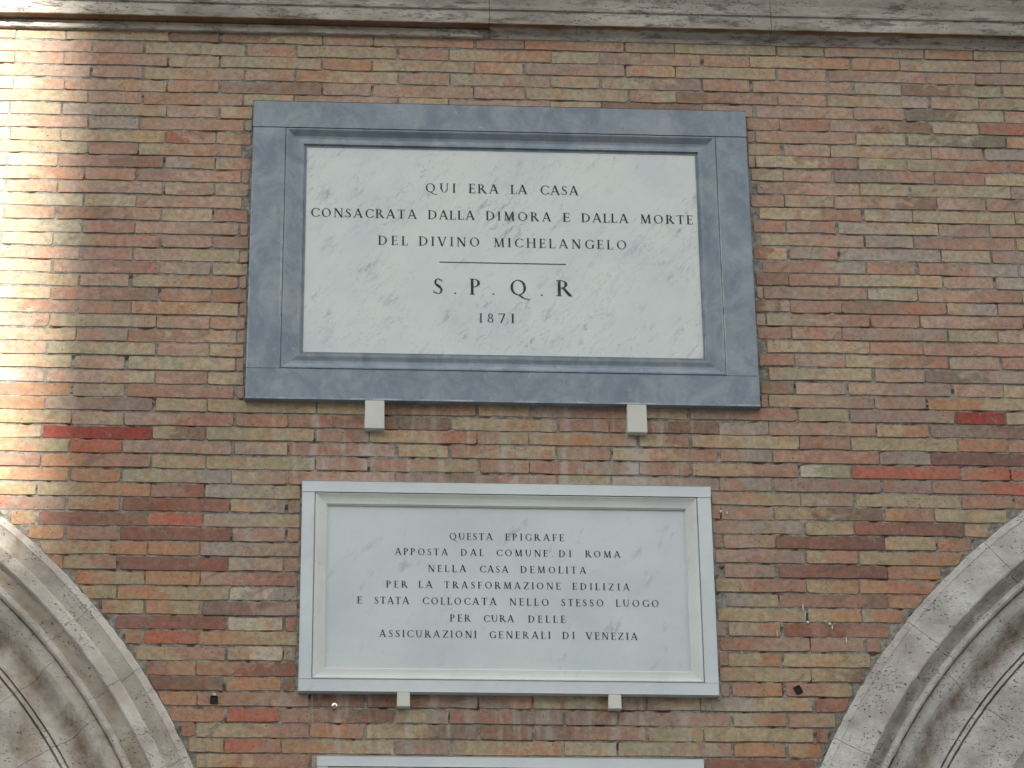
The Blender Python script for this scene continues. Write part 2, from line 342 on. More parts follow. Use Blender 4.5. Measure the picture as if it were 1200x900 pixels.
PAL = {'p': (178, 142, 121), 'y': (180, 154, 118), 'g': (172, 154, 120), 'o': (186, 134, 94), 'r': (184, 110, 84), 'q': (194, 106, 76), 'R': (164, 66, 50),
       'x': (156, 102, 84), 'd': (142, 98, 86), 'b': (150, 116, 96), 'n': (168, 148, 134), 'm': (162, 132, 119), 't': (176, 128, 106), 'l': (194, 174, 148), 'k': (138, 126, 108)}
ROWS = {
0: "p y y b by p yo m op pg g g pn po g", 1: "p p yg po g p yo g mp p yo o yn p", 2: "p p p y gy o yg oy mp py gy p mp p mp", 3: "p pn yp p oy p gp gy gm p p gn bg gn",
4: "l lp py p mb p p p gy pg bp p gn pg gk", 5: "y p op y p y p y b p p p kg p", 6: "l py ng p y p p p p p p t pb y r", 7: "p n po y p p p p p p p yg gk o",
8: "l y yg rp yo p p p p p yp p yp p n", 9: "y t gp p p p p p p p yt g gt t", 10: "l ly tb np yo p p p p p g p mt t y", 11: "yo p tp p p p p p p p mp g g m",
12: "l p p yp yp p p p p p p yg pb p pb", 13: "g yl p p p p p p p p yt yn g g", 14: "l p bp y t p p p p p t pt ny pm p", 15: "yg t p p p p p p p p gp n t g",
16: "l y gt p t p p p p p by np n ny mp", 17: "p t py p p p p p p p tn ot tn n", 18: "l ly pt pn y p p p p p b t gy p n", 19: "gy p yo p p p p p p p mp lg pt n",
20: "l ly tb tp t p p p p p bp t bt pn p", 21: "yt tm oy p p p p p p p gt t pt p", 22: "p p gy p p p p p p p t pt m g pm", 23: "py pn ty p p p p p p p y t t p",
24: "p p g p y p p p p p t np yt np t", 25: "yg p gy p p p p p p p gy p kn n", 26: "p lp py pt y p p p p p b p pm p y", 27: "to py tp p p p p p p p yp p oy t",
28: "p o pm yg y y bt y mt g mt yg mp R y", 29: "y py pt to tb b y t tb pn p yo mb m", 30: "p y R yb gy t yt ty yo yt y t y o p", 31: "oy q p ny tp y ty p yt pn pt mn d d",
32: "p pt ot yp yg pt ty tp tn t yt lg q tq q", 33: "yo o gn yp tp m bp g nm pn m tm tq q", 34: "p oy yo tx ng p p p p p py np y t t", 35: "tm yo x yn p p p p p p yb ot y y",
36: "p oy xb q ny p p p p p pn gy xd y y", 37: "o t dx np p p p p p p xd y ot t", 38: "o o yo o np p p p p p pm yt yo o o", 39: "o yt x np p p p p p pn xd to o o",
40: "o o oy o pt p p p p p yt yo ot t o", 41: "o y oy ln n p p p p ny tb o o o", 42: "o o oy og bp p p p p p y yo yo o o", 43: "o t x l t p p p p yo xt o o o",
44: "o o o q oy p p p p p tp tp t o o", 45: "o o yt yl n p p p p yo y y o o", 46: "o o o to ox p p p p p y yb o o o", 47: "o o db o b p p p p to ty o o o",
48: "o o o o tp b bm mp gb my ny xt o o o", 49: "o o o q tb yn tm m mp yo ty o o o", 50: "o o o to yt o yb b bt g y xt o o o", 51: "o o y qt oy mp yo g gp o yo o o o",
52: "o o o t yt y p p p p x xt o o o", 53: "o o o t o p p p p x t o o o"}

DESAT, BR_K = .27, .97
HIGH = {'p': (188, 150, 127), 'y': (190, 163, 130), 'g': (180, 161, 131), 'o': (192, 142, 110), 't': (182, 136, 114), 'm': (172, 141, 126), 'n': (178, 156, 142), 'b': (160, 124, 102), 'r': (180, 120, 98)}
def tone(ch, rnd, k_row=60):
    c = HIGH[ch] if k_row < 27 and ch in HIGH else PAL[ch]; k = rnd.uniform(.92, 1.07); h = rnd.uniform(-.03, .03)
    l = lin(c); g_ = .35 * l[0] + .5 * l[1] + .15 * l[2]; l = [v + (g_ - v) * DESAT for v in l]
    return (min(.8, l[0] * .96 * k * (1 + h)) * BR_K, l[1] * k * BR_K, l[2] * k * (1 - h) * BR_K, 1)

def footprint_cut(x0, x1, z0, z1, rnd):
    """shorten a brick that runs under a plaque; None if it would be hidden altogether"""
    for (a, b, c, d) in (PL1, PL2, PL3):
        if z1 > c + .012 and z0 < d - .012:
            if x0 >= a - .002 and x1 <= b + .002 and z0 > c - .03 and z1 < d + .03 and (z0 > c + .002 and z1 < d - .002): return None
            full = z1 < d + .001 and z0 > c - .001
            if not full: continue
            if x0 < a < x1: x1 = a - rnd.uniform(.003, .009)
            elif x0 < b < x1: x0 = b + rnd.uniform(.003, .012)
            elif x0 >= a and x1 <= b: return None
    return (x0, x1) if x1 - x0 > .012 else None

def brick_geometry(k, x0, x1, z0, z1, rnd):
    """front outline of the worn brick (wall coordinates), clipped along the arches"""
    n = 6 if x1 - x0 > .16 else 4
    lt, lb = max(x0, arch_clear(z1, 0)), max(x0, arch_clear(z0, 0))
    rt, rb = min(x1, arch_clear(z1, 1)), min(x1, arch_clear(z0, 1))
    if rnd.random() < .5:
        if lt > x0 or lb > x0: lt = lb = max(lt, lb)
        if rt < x1 or rb < x1: rt = rb = min(rt, rb)
    if min(rt - lt, rb - lb) < .016:
        if max(rt - lt, rb - lb) < .035: return None
        if rt - lt < .016: rt = lt = (rt + lt) / 2; rt += .008; lt -= .008
        if rb - lb < .016: rb = lb = (rb + lb) / 2; rb += .008; lb -= .008
    j = .0016
    ct, cb = [rnd.uniform(.0002, .0014) if rnd.random() < .68 else rnd.uniform(.002, .008) for _ in (0, 1)]
    bow = rnd.uniform(-.0016, .0016); tilt = rnd.uniform(-.0009, .0009)
    top = []; bot = []
    for i in range(n):
        u = i / (n - 1); b_ = bow * math.sin(math.pi * u) + tilt * (u - .5) * 2
        xt = lt + (rt - lt) * u; xb = lb + (rb - lb) * u
        if i == 0: xt += ct; xb += cb
        if i == n - 1: xt -= ct; xb -= cb
        if 0 < i < n - 1: xt += rnd.uniform(-.008, .008) * min(1, (rt - lt) / .1); xb += rnd.uniform(-.008, .008) * min(1, (rb - lb) / .1)
        top.append((xt, z1 + b_ + rnd.uniform(-j, j * .6))); bot.append((xb, z0 + b_ + rnd.uniform(-j * .6, j)))
    h = z1 - z0
    re = [(rt + (rb - rt) * .25 + rnd.uniform(-.001, .0006), z1 - h * .12), (rt + (rb - rt) * .78 + rnd.uniform(-.001, .0006), z0 + h * .12)]
    le = [(lb + (lt - lb) * .22 + rnd.uniform(-.0006, .001), z0 + h * .12), (lb + (lt - lb) * .75 + rnd.uniform(-.0006, .001), z1 - h * .12)]
    return top + re + bot[::-1] + le

bricks = []
rnd = random.Random(11)
for k in range(0, 62):
    toks = ROWS.get(k, "o t y p p y t p y o x t p o y").split()
    z1 = ZT - k * COURSE - .0022; z0 = z1 - COURSE + .0043
    dz = rnd.uniform(-.0007, .0007)
    cells = []
    for n in range(-4, 11):
        a = X0 + n * PERIOD + (k % 2) * PERIOD / 2
        cells.append((a, a + HEAD, (2 * n + 1))); cells.append((a + HEAD, a + PERIOD, 2 * n + 2))
    jx = {}
    for (a, b, idx) in cells:
        ja = jx.setdefault(round(a, 3), rnd.uniform(-.0035, .0035)); jb = jx.setdefault(round(b, 3), rnd.uniform(-.0035, .0035))
        g1 = rnd.choice((.0008, .0012, .002, .004, .006)); g2 = rnd.choice((.0008, .0012, .002, .004))
        x0, x1 = a + ja + g1, b + jb + g2 * -1
        if x1 < -2.35 or x0 > 3.55: continue
        f = footprint_cut(x0, x1, z0, z1, rnd)
        if not f: continue
        x0, x1 = f
        # below the crown of an arch there is no wall inside the ring
        poly = brick_geometry(k, x0, x1, z0 + dz, z1 + dz, rnd)
        if not poly: continue
        t = toks[idx] if 0 <= idx < len(toks) else rnd.choice(('p', 'y', 'o', 't', 'py', 'n'))
        A = tone(t[0], rnd, k); B = tone(t[-1], rnd, k)
        cx = sum(q[0] for q in poly) / len(poly); cz = sum(q[1] for q in poly) / len(poly)
        # area seen in the picture
        xs = [project(q[0], 0, q[1]) for q in poly]
        u0, u1 = max(0, min(q[0] for q in xs)), min(1200, max(q[0] for q in xs)); v0, v1 = max(38, min(q[1] for q in xs)), min(900, max(q[1] for q in xs))
        area = max(0, u1 - u0) * max(0, v1 - v0)
        for (pa, pb, pc, pd) in (PL1, PL2, PL3):
            if pa < cx < pb and pc < cz < pd: area = 0
        bricks.append((area, cx, cz, poly, A, B, rnd.uniform(-.0012, .0012), rnd.uniform(0, 20), rnd.uniform(-.02, .02)))
bricks.sort(key=lambda b: -b[0])

def brick_arrays(b, origin):
    area, cx, cz, poly, A, B, p, seed, skew = b
    n = len(poly); ins = .0008
    hx = max(abs(q[0] - cx) for q in poly); hz = max(abs(q[1] - cz) for q in poly)
    V = []; P = []
    for ring, (dy, sh) in enumerate(((0, ins), (.0018, 0), (.016, 0))):
        for (x, z) in poly:
            dx, dzz = x - cx, z - cz
            fx = dx * (1 - sh / hx); fz = dzz * (1 - sh / hz)
            y = p * -1 + dy + (skew * dx * .15 if ring < 2 else 0)
            V.append((cx + fx - origin[0], y, cz + fz - origin[1]))
            P.append(((x - (cx - hx)) / (2 * hx), seed, 0))
    Fc = [tuple(range(n))]
    for r in (0, 1):
        for i in range(n):
            j = (i + 1) % n; Fc.append((r * n + i, (r + 1) * n + i, (r + 1) * n + j, r * n + j))
    return V, Fc, P, [A] * len(V), [B] * len(V)

def attrs(me, P, A, B):
    a = me.attributes.new('tone_a', 'FLOAT_COLOR', 'POINT'); a.data.foreach_set('color', [v for q in A for v in q])
    a = me.attributes.new('tone_b', 'FLOAT_COLOR', 'POINT'); a.data.foreach_set('color', [v for q in B for v in q])
    a = me.attributes.new('place', 'FLOAT_VECTOR', 'POINT'); a.data.foreach_set('vector', [v for q in P for v in q])

for b in bricks[:300]:
    V, Fc, P, A, B = brick_arrays(b, (b[1], b[2]))
    me = bpy.data.meshes.new('brick'); me.from_pydata(V, [], Fc); attrs(me, P, A, B)
    link('brick', me, M_BRICK, wall, (b[1], 0, b[2]))
VV, FF, PP, AA, BB = [], [], [], [], []
for b in bricks[300:]:
    V, Fc, P, A, B = brick_arrays(b, (0, 0)); o = len(VV)
    VV += V; FF += [tuple(i + o for i in f) for f in Fc]; PP += P; AA += A; BB += B
me = bpy.data.meshes.new('bricks'); me.from_pydata(VV, [], FF); attrs(me, PP, AA, BB)
tag(link('bricks', me, M_BRICK, wall), kind='stuff')

# ---------------------------------------------------------------- cornice
cornice = empty('stone_cornice', (.5, 0, 4.6))
tag(cornice, 'weathered grey travertine cornice running along the top above the bricks', 'cornice')
def sweep_x(profile, x0, x1, step=.02, jit=.0008, rs=0):
    r = random.Random(rs); n = max(1, int((x1 - x0) / step)); V = []; Fc = []; k = len(profile)
    for i in range(n + 1):
        x = x0 + (x1 - x0) * i / n
        for j, (p, z) in enumerate(profile):
            e = 0 if p < 0 else jit * r.uniform(-1, 1)
            V.append((x, -p + e, z + e * r.uniform(-1, 1)))
    for i in range(n):
        for j in range(k):
            a = i * k + j; b = i * k + (j + 1) % k; Fc.append((a, b, b + k, a + k))
    Fc.append(tuple(range(k))); Fc.append(tuple(n * k + j for j in range(k)))
    return mesh('cornice_block', V, Fc)
UPPER = [(.040, 4.6245), (.0415, 4.640), (.040, 4.667), (.0455, 4.669), (.0465, 4.674), (.0455, 4.679), (.039, 4.681), (.0385, 4.690), (.041, 4.705), (.047, 4.718), (.052, 4.731), (.0505, 4.734), (.0505, 4.7375), (.057, 4.7385), (.058, 4.752),
         (.066, 4.77), (.085, 4.79), (.11, 4.80), (.115, 4.86), (.16, 4.90), (.24, 4.93), (.25, 5.0), (-.05, 5.0), (-.05, 4.598)]
LIP_A = [(.0105, 4.598), (.0125, 4.600), (.0125, 4.621), (.010, 4.6245)]
LIP_B = [(.004, 4.598), (.0055, 4.6005), (.006, 4.610), (.010, 4.6155), (.020, 4.621), (.033, 4.6242)]
edges = [-2.4, -1.25, .425, 1.21, 2.45, 3.6]
for i in range(5):
    prof = (LIP_A if i < 2 else LIP_B) + UPPER
    me = sweep_x(prof, edges[i] + .0007, edges[i + 1] - .0007, rs=i)
    link('cornice_block', me, M_CORN, cornice)

# ---------------------------------------------------------------- arches
TAIL = [(1.6145, -.01), (1.6142, -.05), (1.6142, -.12), (1.768, -.12)]
OUT_L = [(1.768, -.03), (1.768, .028), (1.766, .0325), (1.748, .033), (1.7455, .030), (1.736, .024), (1.722, .018), (1.712, .0145), (1.7065, .0145), (1.7055, .0335), (1.703, .0350), (1.675, .0355), (1.6725, .0335), (1.6715, .009), (1.650, .0065), (1.634, .005),
         (1.6325, .014), (1.629, .0185), (1.619, .0185), (1.6155, .0145)] + TAIL
OUT_R = [(1.768, -.03), (1.768, .028), (1.766, .0325), (1.749, .034), (1.7465, .0325), (1.743, .0325), (1.720, .0315), (1.700, .0315), (1.680, .033), (1.668, .034), (1.6645, .0325), (1.6638, .006), (1.650, .004), (1.634, .004),
         (1.6325, .014), (1.629, .0175), (1.619, .0175), (1.6155, .0135)] + TAIL
INN = [(1.6136, -.12), (1.6136, -.008), (1.610, -.003), (1.595, -.002), (1.582, -.007), (1.570, -.018), (1.560, -.032), (1.550, -.043), (1.538, -.047), (1.520, -.043), (1.508, -.036), (1.5005, -.034), (1.4995, -.046), (1.4965, -.046), (1.495, -.031),
       (1.486, -.030), (1.4845, -.044), (1.4815, -.044), (1.480, -.032), (1.44, -.031), (1.39, -.033), (1.345, -.034), (1.343, -.040), (1.340, -.040), (1.338, -.044), (1.25, -.046), (1.245, -.05), (1.245, -.45), (1.50, -.45)]
def sweep_arc(name, prof, cx, a0, a1, rs, jit=.0007):
    r = random.Random(rs); n = max(2, int(abs(a1 - a0) / .5)); V = []; Fc = []; k = len(prof)
    a0 += .022; a1 -= .022
    for i in range(n + 1):
        t = R_(a0 + (a1 - a0) * i / n)
        for (rad, p) in prof:
            e = r.uniform(-jit, jit) if p > -.1 else 0
            chip = -abs(r.gauss(0, .0012)) if rad > 1.765 and p > .02 else 0
            V.append((cx + (rad + e + chip) * math.cos(t), -(p + e * .5), ARCH_Z + (rad + e + chip) * math.sin(t)))
    for i in range(n):
        for j in range(k):
            a = i * k + j; b = i * k + (j + 1) % k; Fc.append((a, b, b + k, a + k))
    Fc.append(tuple(range(k))); Fc.append(tuple(n * k + j for j in range(k)))
    me = mesh(name, V, Fc)
    return me
for side, (cx, mat, oj, ij, lab) in enumerate((
        (ARCH_X[0], M_ARCHL, [0, 12, 24.7, 33.2, 39.9, 52, 64, 76, 88, 100, 115, 130, 145, 160, 180], [0, 10, 21, 31.6, 38.3, 50, 62, 74, 86, 100, 115, 130, 145, 160, 180], 'brown stained travertine arch at the lower left below the sunlit bricks'),
        (ARCH_X[1], M_ARCHR, [0, 20, 35, 50, 65, 80, 94, 106, 118, 130.8, 140.8, 153, 166, 180], [0, 20, 35, 50, 65, 80, 94, 106, 118, 130.0, 142.1, 154, 167, 180], 'grey pitted travertine arch at the lower right with a plain broad outer band'))):
    arch = empty('stone_arch', (cx, 0, ARCH_Z)); tag(arch, lab, 'arch', 'travertine arches')
    for a, b in zip(oj, oj[1:]):
        link('voussoir', sweep_arc('voussoir', OUT_R if side else OUT_L, cx, a, b, int(a) + side), mat, arch)
    for a, b in zip(ij, ij[1:]):
        link('inner_voussoir', sweep_arc('inner_voussoir', INN, cx, a, b, int(a) + 50 + side), mat, arch)
    # shaded back wall of the opening
    n = 48; V = [(cx, .44, ARCH_Z)] + [(cx + 1.3 * math.cos(math.pi * i / n), .44, ARCH_Z + 1.3 * math.sin(math.pi * i / n)) for i in range(n + 1)]
    link('tympanum', mesh('tympanum', V, [(0, i + 1, i + 2) for i in range(n)]), mat, arch)

# ---------------------------------------------------------------- plaques
def frame_side(outer, inner, which, prof):
    """one mitred length of moulding between two rectangles (x0, x1, z0, z1); prof = (s, protrusion)"""
    def corner(s, cx, cz):
        x = (outer[0] * (1 - s) + inner[0] * s) if cx == 0 else (outer[1] * (1 - s) + inner[1] * s)
        z = (outer[2] * (1 - s) + inner[2] * s) if cz == 0 else (outer[3] * (1 - s) + inner[3] * s)
        return x, z
    ends = {'top': ((0, 1), (1, 1)), 'bottom': ((0, 0), (1, 0)), 'left': ((0, 0), (0, 1)), 'right': ((1, 0), (1, 1))}[which]
    V = []; Fc = []; n = 24
    for i in range(n + 1):
        t = i / n
        for (s, p) in prof:
            a = corner(s, *ends[0]); b = corner(s, *ends[1])
            V.append((a[0] + (b[0] - a[0]) * t, -p + random.uniform(-.00012, .00012), a[1] + (b[1] - a[1]) * t))
    k = len(prof)
    for i in range(n):
        for j in range(k - 1):
            a = i * k + j; Fc.append((a, a + 1, a + 1 + k, a + k))
    return mesh('moulding', V, Fc)

def slab(name, x0, x1, z0, z1, p, parent, mat, bev=.0012, back=.004):
    return link(name, box_mesh(name, x0, x1, back, -p, z0, z1, bev), mat, parent)

# glyphs: strokes on a unit cap height; T thick, N thin
T, N, S = .15, .072, .045
def I_(x=.14, t=T): return [('l', x, 0, x, 1, t)] + ser(x, 0, t) + ser(x, 1, t)
def ser(x, y, t=T, e=.07): return [('l', x - t / 2 - e, y + (S / 2 if y < .5 else -S / 2), x + t / 2 + e, y + (S / 2 if y < .5 else -S / 2), S)]
def arc(cx, cy, rx, ry, a0, a1, t=T, n=N, rot=0): return [('a', cx, cy, rx, ry, a0, a1, t, n, rot)]
def d(x0, y0, x1, y1, w): return [('l', x0, y0, x1, y1, w)]
G = {
 'I': (.28, I_()),
 'A': (.86, d(.12, .02, .42, 1.02, N) + d(.42, 1.02, .74, .02, T) + d(.22, .34, .62, .34, N) + ser(.12, 0, N, .07) + ser(.74, 0, T, .06)),
 'V': (.84, d(.12, .98, .43, -.02, T) + d(.43, -.02, .72, .98, N) + ser(.12, 1, T, .06) + ser(.72, 1, N, .07)),
 'C': (.80, arc(.50, .5, .43, .485, 42, 318, T, .05) + d(.80, .72, .80, .90, S) + d(.80, .12, .79, .26, S)),
 'G': (.86, arc(.50, .5, .43, .485, 42, 310, T, .05) + d(.80, .72, .80, .90, S) + d(.76, .06, .76, .42, T * .9) + ser(.76, .99 - .57, T * .9, .06)[0:0] + d(.64, .42, .88, .42, S)),
 'D': (.84, I_(.15) + arc(.30, .5, .48, .48, -90, 90, T, .05) + d(.15, .975, .32, .975, .05) + d(.15, .025, .32, .025, .05)),
 'E': (.58, I_(.15) + d(.15, .975, .52, .975, .05) + d(.15, .52, .46, .52, .05) + d(.15, .025, .54, .025, .05) + d(.52, .80, .52, .99, S) + d(.46, .44, .46, .60, S) + d(.55, .01, .55, .22, S)),
 'F': (.56, I_(.15) + d(.15, .975, .52, .975, .05) + d(.15, .50, .46, .50, .05) + d(.52, .80, .52, .99, S) + d(.46, .42, .46, .58, S)),
 'H': (.86, I_(.15) + I_(.71) + d(.15, .52, .71, .52, .05)),
 'L': (.58, I_(.15) + d(.15, .025, .54, .025, .05) + d(.55, .01, .55, .24, S)),
 'M': (1.02, d(.16, .02, .20, .98, N) + d(.20, 1.0, .50, .02, T) + d(.50, .02, .80, 1.0, N) + d(.82, .98, .86, .02, T) + ser(.16, 0, N, .07) + ser(.86, 0, T, .06) + d(.08, .98, .24, .98, S) + d(.78, .98, .95, .98, S)),
 'N': (.88, d(.16, .02, .16, .98, N) + d(.18, .98, .74, .0, T) + d(.74, 0, .74, .98, N) + ser(.16, 0, N, .07) + ser(.74, 1, N, .07) + d(.05, .98, .20, .98, S)),
 'O': (.94, arc(.47, .5, .41, .485, 0, 360, T, .05, 12)),
 'Q': (.98, arc(.47, .5, .41, .485, 0, 360, T, .05, 12) + d(.50, .04, .74, -.16, .09) + d(.74, -.16, 1.06, -.26, .06)),
 'P': (.66, I_(.15) + arc(.30, .73, .28, .245, -90, 90, T, .05) + d(.15, .975, .32, .975, .05) + d(.15, .485, .32, .485, .05)),
 'R': (.78, I_(.15) + arc(.30, .74, .26, .235, -90, 90, T, .05) + d(.15, .975, .32, .975, .05) + d(.15, .505, .32, .505, .05) + d(.34, .52, .70, .02, T) + d(.68, .02, .80, .01, S)),
 'S': (.60, arc(.30, .735, .20, .24, 35, 255, T * .8, .05) + arc(.30, .255, .235, .245, -145, 75, T * .8, .05) + d(.22, .60, .42, .42, T) + d(.49, .76, .49, .92, S) + d(.08, .06, .08, .24, S)),
 'T': (.74, I_(.37)[:2] + d(.06, .975, .68, .975, .05) + d(.07, .80, .07, .99, S) + d(.67, .80, .67, .99, S)),
 'U': (.86, d(.17, .34, .17, .98, T) + d(.70, .30, .70, .98, N) + arc(.435, .33, .265, .33, 180, 360, T * .8, .05) + ser(.17, 1) + ser(.70, 1, N, .07)),
 'Z': (.76, d(.08, .975, .64, .975, .05) + d(.64, .97, .12, .03, T) + d(.10, .025, .68, .025, .05) + d(.09, .80, .09, .99, S) + d(.68, .01, .68, .22, S)),
 '.': (.12, [('t',)]),
 '1': (.30, I_(.15)), '8': (.62, arc(.31, .75, .20, .235, 0, 360, T * .7, .05) + arc(.31, .265, .25, .26, 0, 360, T * .75, .05)),
 '7': (.62, d(.06, .965, .58, .965, .08) + d(.57, .95, .24, .0, T * .8) + d(.07, .80, .07, .98, S)),
}
def glyph(V, Fc, ch, x, z, h, sx=1.0):
    w, strokes = G[ch]; lay = 0
    def add(pts):
        nonlocal lay
        i = len(V)
        for (px, pz) in pts: V.append((x + px * h * sx, -.00003 * lay, z + pz * h))
        Fc.append(tuple(range(i, i + len(pts)))); lay += 1
    for s in strokes:
        if s[0] == 'l':
            _, x0, y0, x1, y1, w_ = s; dx, dy = x1 - x0, y1 - y0; L = math.hypot(dx, dy) or 1; nx, ny = -dy / L * w_ / 2, dx / L * w_ / 2
            add([(x0 + nx, y0 + ny), (x1 + nx, y1 + ny), (x1 - nx, y1 - ny), (x0 - nx, y0 - ny)])
        elif s[0] == 'a':
            _, cx, cy, rx, ry, a0, a1, t, n_, rot = s; k = max(8, int((a1 - a0) / 15)); pts = []; inn = []
            for i in range(k + 1):
                a = R_(a0 + (a1 - a0) * i / k); th = n_ + (t - n_) * abs(math.cos(a - R_(rot))) ** 1.5
                pts.append((cx + rx * math.cos(a), cy + ry * math.sin(a))); inn.append((cx + (rx - th) * math.cos(a), cy + (ry - min(th, .09)) * math.sin(a)))
            i0 = len(V)
            for (px, pz) in pts + inn: V.append((x + px * h * sx, -.00003 * lay, z + pz * h))
            for i in range(k): Fc.append((i0 + i, i0 + i + 1, i0 + k + 1 + i + 1, i0 + k + 1 + i))
            lay += 1
        else:
            add([(.0, .02), (.13, .02), (.065, .15)])
def inscription(parent, p, lines, bold=1.0):
    for (base, cap, words) in lines:
        for (wd, x0, x1) in words:
            ws = [G[c][0] * cap for c in wd]; sx = 1.08 if len(wd) > 1 else 1.0; gap = 0
            if len(wd) > 1:
                gap = ((x1 - x0) - sum(ws) * sx) / (len(wd) - 1)
                if gap < .05 * cap:
                    sx = ((x1 - x0) - .05 * cap * (len(wd) - 1)) / sum(ws); gap = .05 * cap
            elif wd != '.': sx = (x1 - x0) / ws[0]; sx = min(1.25, max(.8, sx))
            x = x0 if len(wd) > 1 else (x0 + x1) / 2 - ws[0] * sx / 2
            for c, w in zip(wd, ws):
                V = []; Fc = []
                glyph(V, Fc, c, 0, 0, cap * random.uniform(.985, 1.015), sx)
                me = bpy.data.meshes.new('letter'); me.from_pydata(V, [], Fc); me.update()
                link('letter', me, M_LEAD, parent, (x + random.uniform(-.01, .01) * cap, -p - .0004, base + random.uniform(-.008, .008) * cap)); x += w * sx + gap

L1 = [(4.1025, 0.0287, [('QUI', 0.2476, 0.3307), ('ERA', 0.3653, 0.4471), ('LA', 0.4785, 0.5248), ('CASA', 0.5582, 0.6639)]),
 (4.0196, 0.0279, [('CONSACRATA', -0.0598, 0.2257), ('DALLA', 0.2555, 0.3819), ('DIMORA', 0.4109, 0.5883), ('E', 0.6183, 0.6391), ('DALLA', 0.6692, 0.7964), ('MORTE', 0.8279, 0.9718)]),
 (3.938, 0.0282, [('DEL', 0.1224, 0.2022), ('DIVINO', 0.2309, 0.3951), ('MICHELANGELO', 0.4309, 0.7903)]),
 (3.7924, 0.0483, [('S', 0.2677, 0.2979), ('.', 0.3258, 0.3303), ('P', 0.3667, 0.3989), ('.', 0.428, 0.4325), ('Q', 0.4728, 0.5228), ('.', 0.5563, 0.5609), ('R', 0.5973, 0.6391)]),
 (3.7098, 0.0275, [('1', 0.392, 0.4001), ('8', 0.4119, 0.4315), ('7', 0.4417, 0.4605), ('1', 0.4757, 0.4854)])]
L2 = [(3.0842, 0.0192, [('QUESTA', 0.3106, 0.4223), ('EPIGRAFE', 0.454, 0.6046)]),
 (3.0403, 0.0189, [('APPOSTA', 0.1718, 0.3076), ('DAL', 0.3396, 0.3991), ('COMUNE', 0.4302, 0.5627), ('.', 0.5714, 0.5758), ('DI', 0.5904, 0.6222), ('ROMA', 0.6578, 0.7487)]),
 (2.9949, 0.019, [('NELLA', 0.2561, 0.3536), ('CASA', 0.3872, 0.4613), ('DEMOLITA', 0.4916, 0.66)]),
 (2.9504, 0.0189, [('PER', 0.1508, 0.2047), ('LA', 0.2324, 0.2679), ('TRASFORMAZIONE', 0.2973, 0.5932), ('EDILIZIA', 0.6232, 0.7698)]),
 (2.9058, 0.0194, [('E', 0.0775, 0.0908), ('STATA', 0.1205, 0.2092), ('COLLOCATA', 0.242, 0.4299), ('NELLO', 0.4624, 0.5633), ('STESSO', 0.593, 0.7027), ('LUOGO', 0.7325, 0.843)]),
 (2.8599, 0.0193, [('PER', 0.312, 0.3648), ('CURA', 0.3962, 0.4743), ('DELLE', 0.5095, 0.604)]),
 (2.8162, 0.0193, [('ASSICURAZIONI', 0.1339, 0.3787), ('GENERALI', 0.4103, 0.5654), ('DI', 0.5952, 0.6265), ('VENEZIA', 0.6544, 0.7859)])]

PR1 = [(-.001, .010), (0, .0150), (.018, .0150), (.03, .0208), (.10, .0208), (.16, .0188), (.26, .0145), (.38, .0098), (.52, .0086), (.62, .0102), (.70, .0120), (.76, .0128), (.87, .0130), (.885, .0068), (.915, .0068), (1.01, .0080), (1.012, .004)]
PR2 = [(-.001, .010), (0, .0125), (.035, .0125), (.06, .0195), (.12, .0195), (.22, .0175), (.40, .0150), (.62, .0135), (.80, .0130), (.90, .0128), (.93, .0105), (1.0, .0100), (1.002, .004)]

def plaque(name, label, outer, inner_line, panel, fm, pm, prof, lines, panel_p=.0065, top_gap=.0012, mm=None):
    e = empty(name, ((outer[0] + outer[1]) / 2, 0, outer[2])); tag(e, label, 'plaque')
    x0, x1, z0, z1 = outer; a, b, c, d_ = inner_line
    g = .0006
    slab('frame_rail', x0 - .001, x1 + .001, d_ + top_gap, z1, .0205, e, fm)
    slab('frame_rail', x0, x1, z0, c - g * .3, .0200, e, fm)
    slab('frame_stile', x0, a - g * .3, c - .0002, d_, .0200, e, fm); slab('frame_stile', b + g * .3, x1, c - .0002, d_, .0200, e, fm)
    for w in ('top', 'bottom', 'left', 'right'):
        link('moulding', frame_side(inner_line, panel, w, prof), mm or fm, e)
    pn = slab('panel', panel[0] - .002, panel[1] + .002, panel[2] - .002, panel[3] + .002, panel_p, e, pm, .0005)
    pn_parent = pn
    if lines:
        inscription(pn_parent, panel_p, lines)
    return e, pn

e1, pan1 = plaque('marble_plaque', 'large marble plaque with blue grey frame dated 1871, the upper one', PL1, (-.1306, 1.0415, 3.5592, 4.2885), (-.0722, .9852, 3.6130, 4.2360), M_BLUE, M_PAN1, PR1, L1)
rule = box_mesh('rule', .2866, .6252, -.0066, -.0072, 3.8880, 3.8906, 0)
ru = link('rule_line', rule, M_LEAD, pan1)
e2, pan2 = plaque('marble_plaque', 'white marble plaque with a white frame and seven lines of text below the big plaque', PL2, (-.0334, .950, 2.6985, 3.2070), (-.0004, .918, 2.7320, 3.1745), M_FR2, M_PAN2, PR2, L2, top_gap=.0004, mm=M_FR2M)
e3, pan3 = plaque('marble_plaque', 'top edge of a third white marble plaque at the bottom of the picture', PL3, (PL3[0] + .0275, PL3[1] - .0275, PL3[2] + .0275, PL3[3] - .0275), (PL3[0] + .055, PL3[1] - .055, PL3[2] + .055, PL3[3] - .055), M_FR2, M_PAN2, PR2, None, top_gap=.0004, mm=M_FR2M)

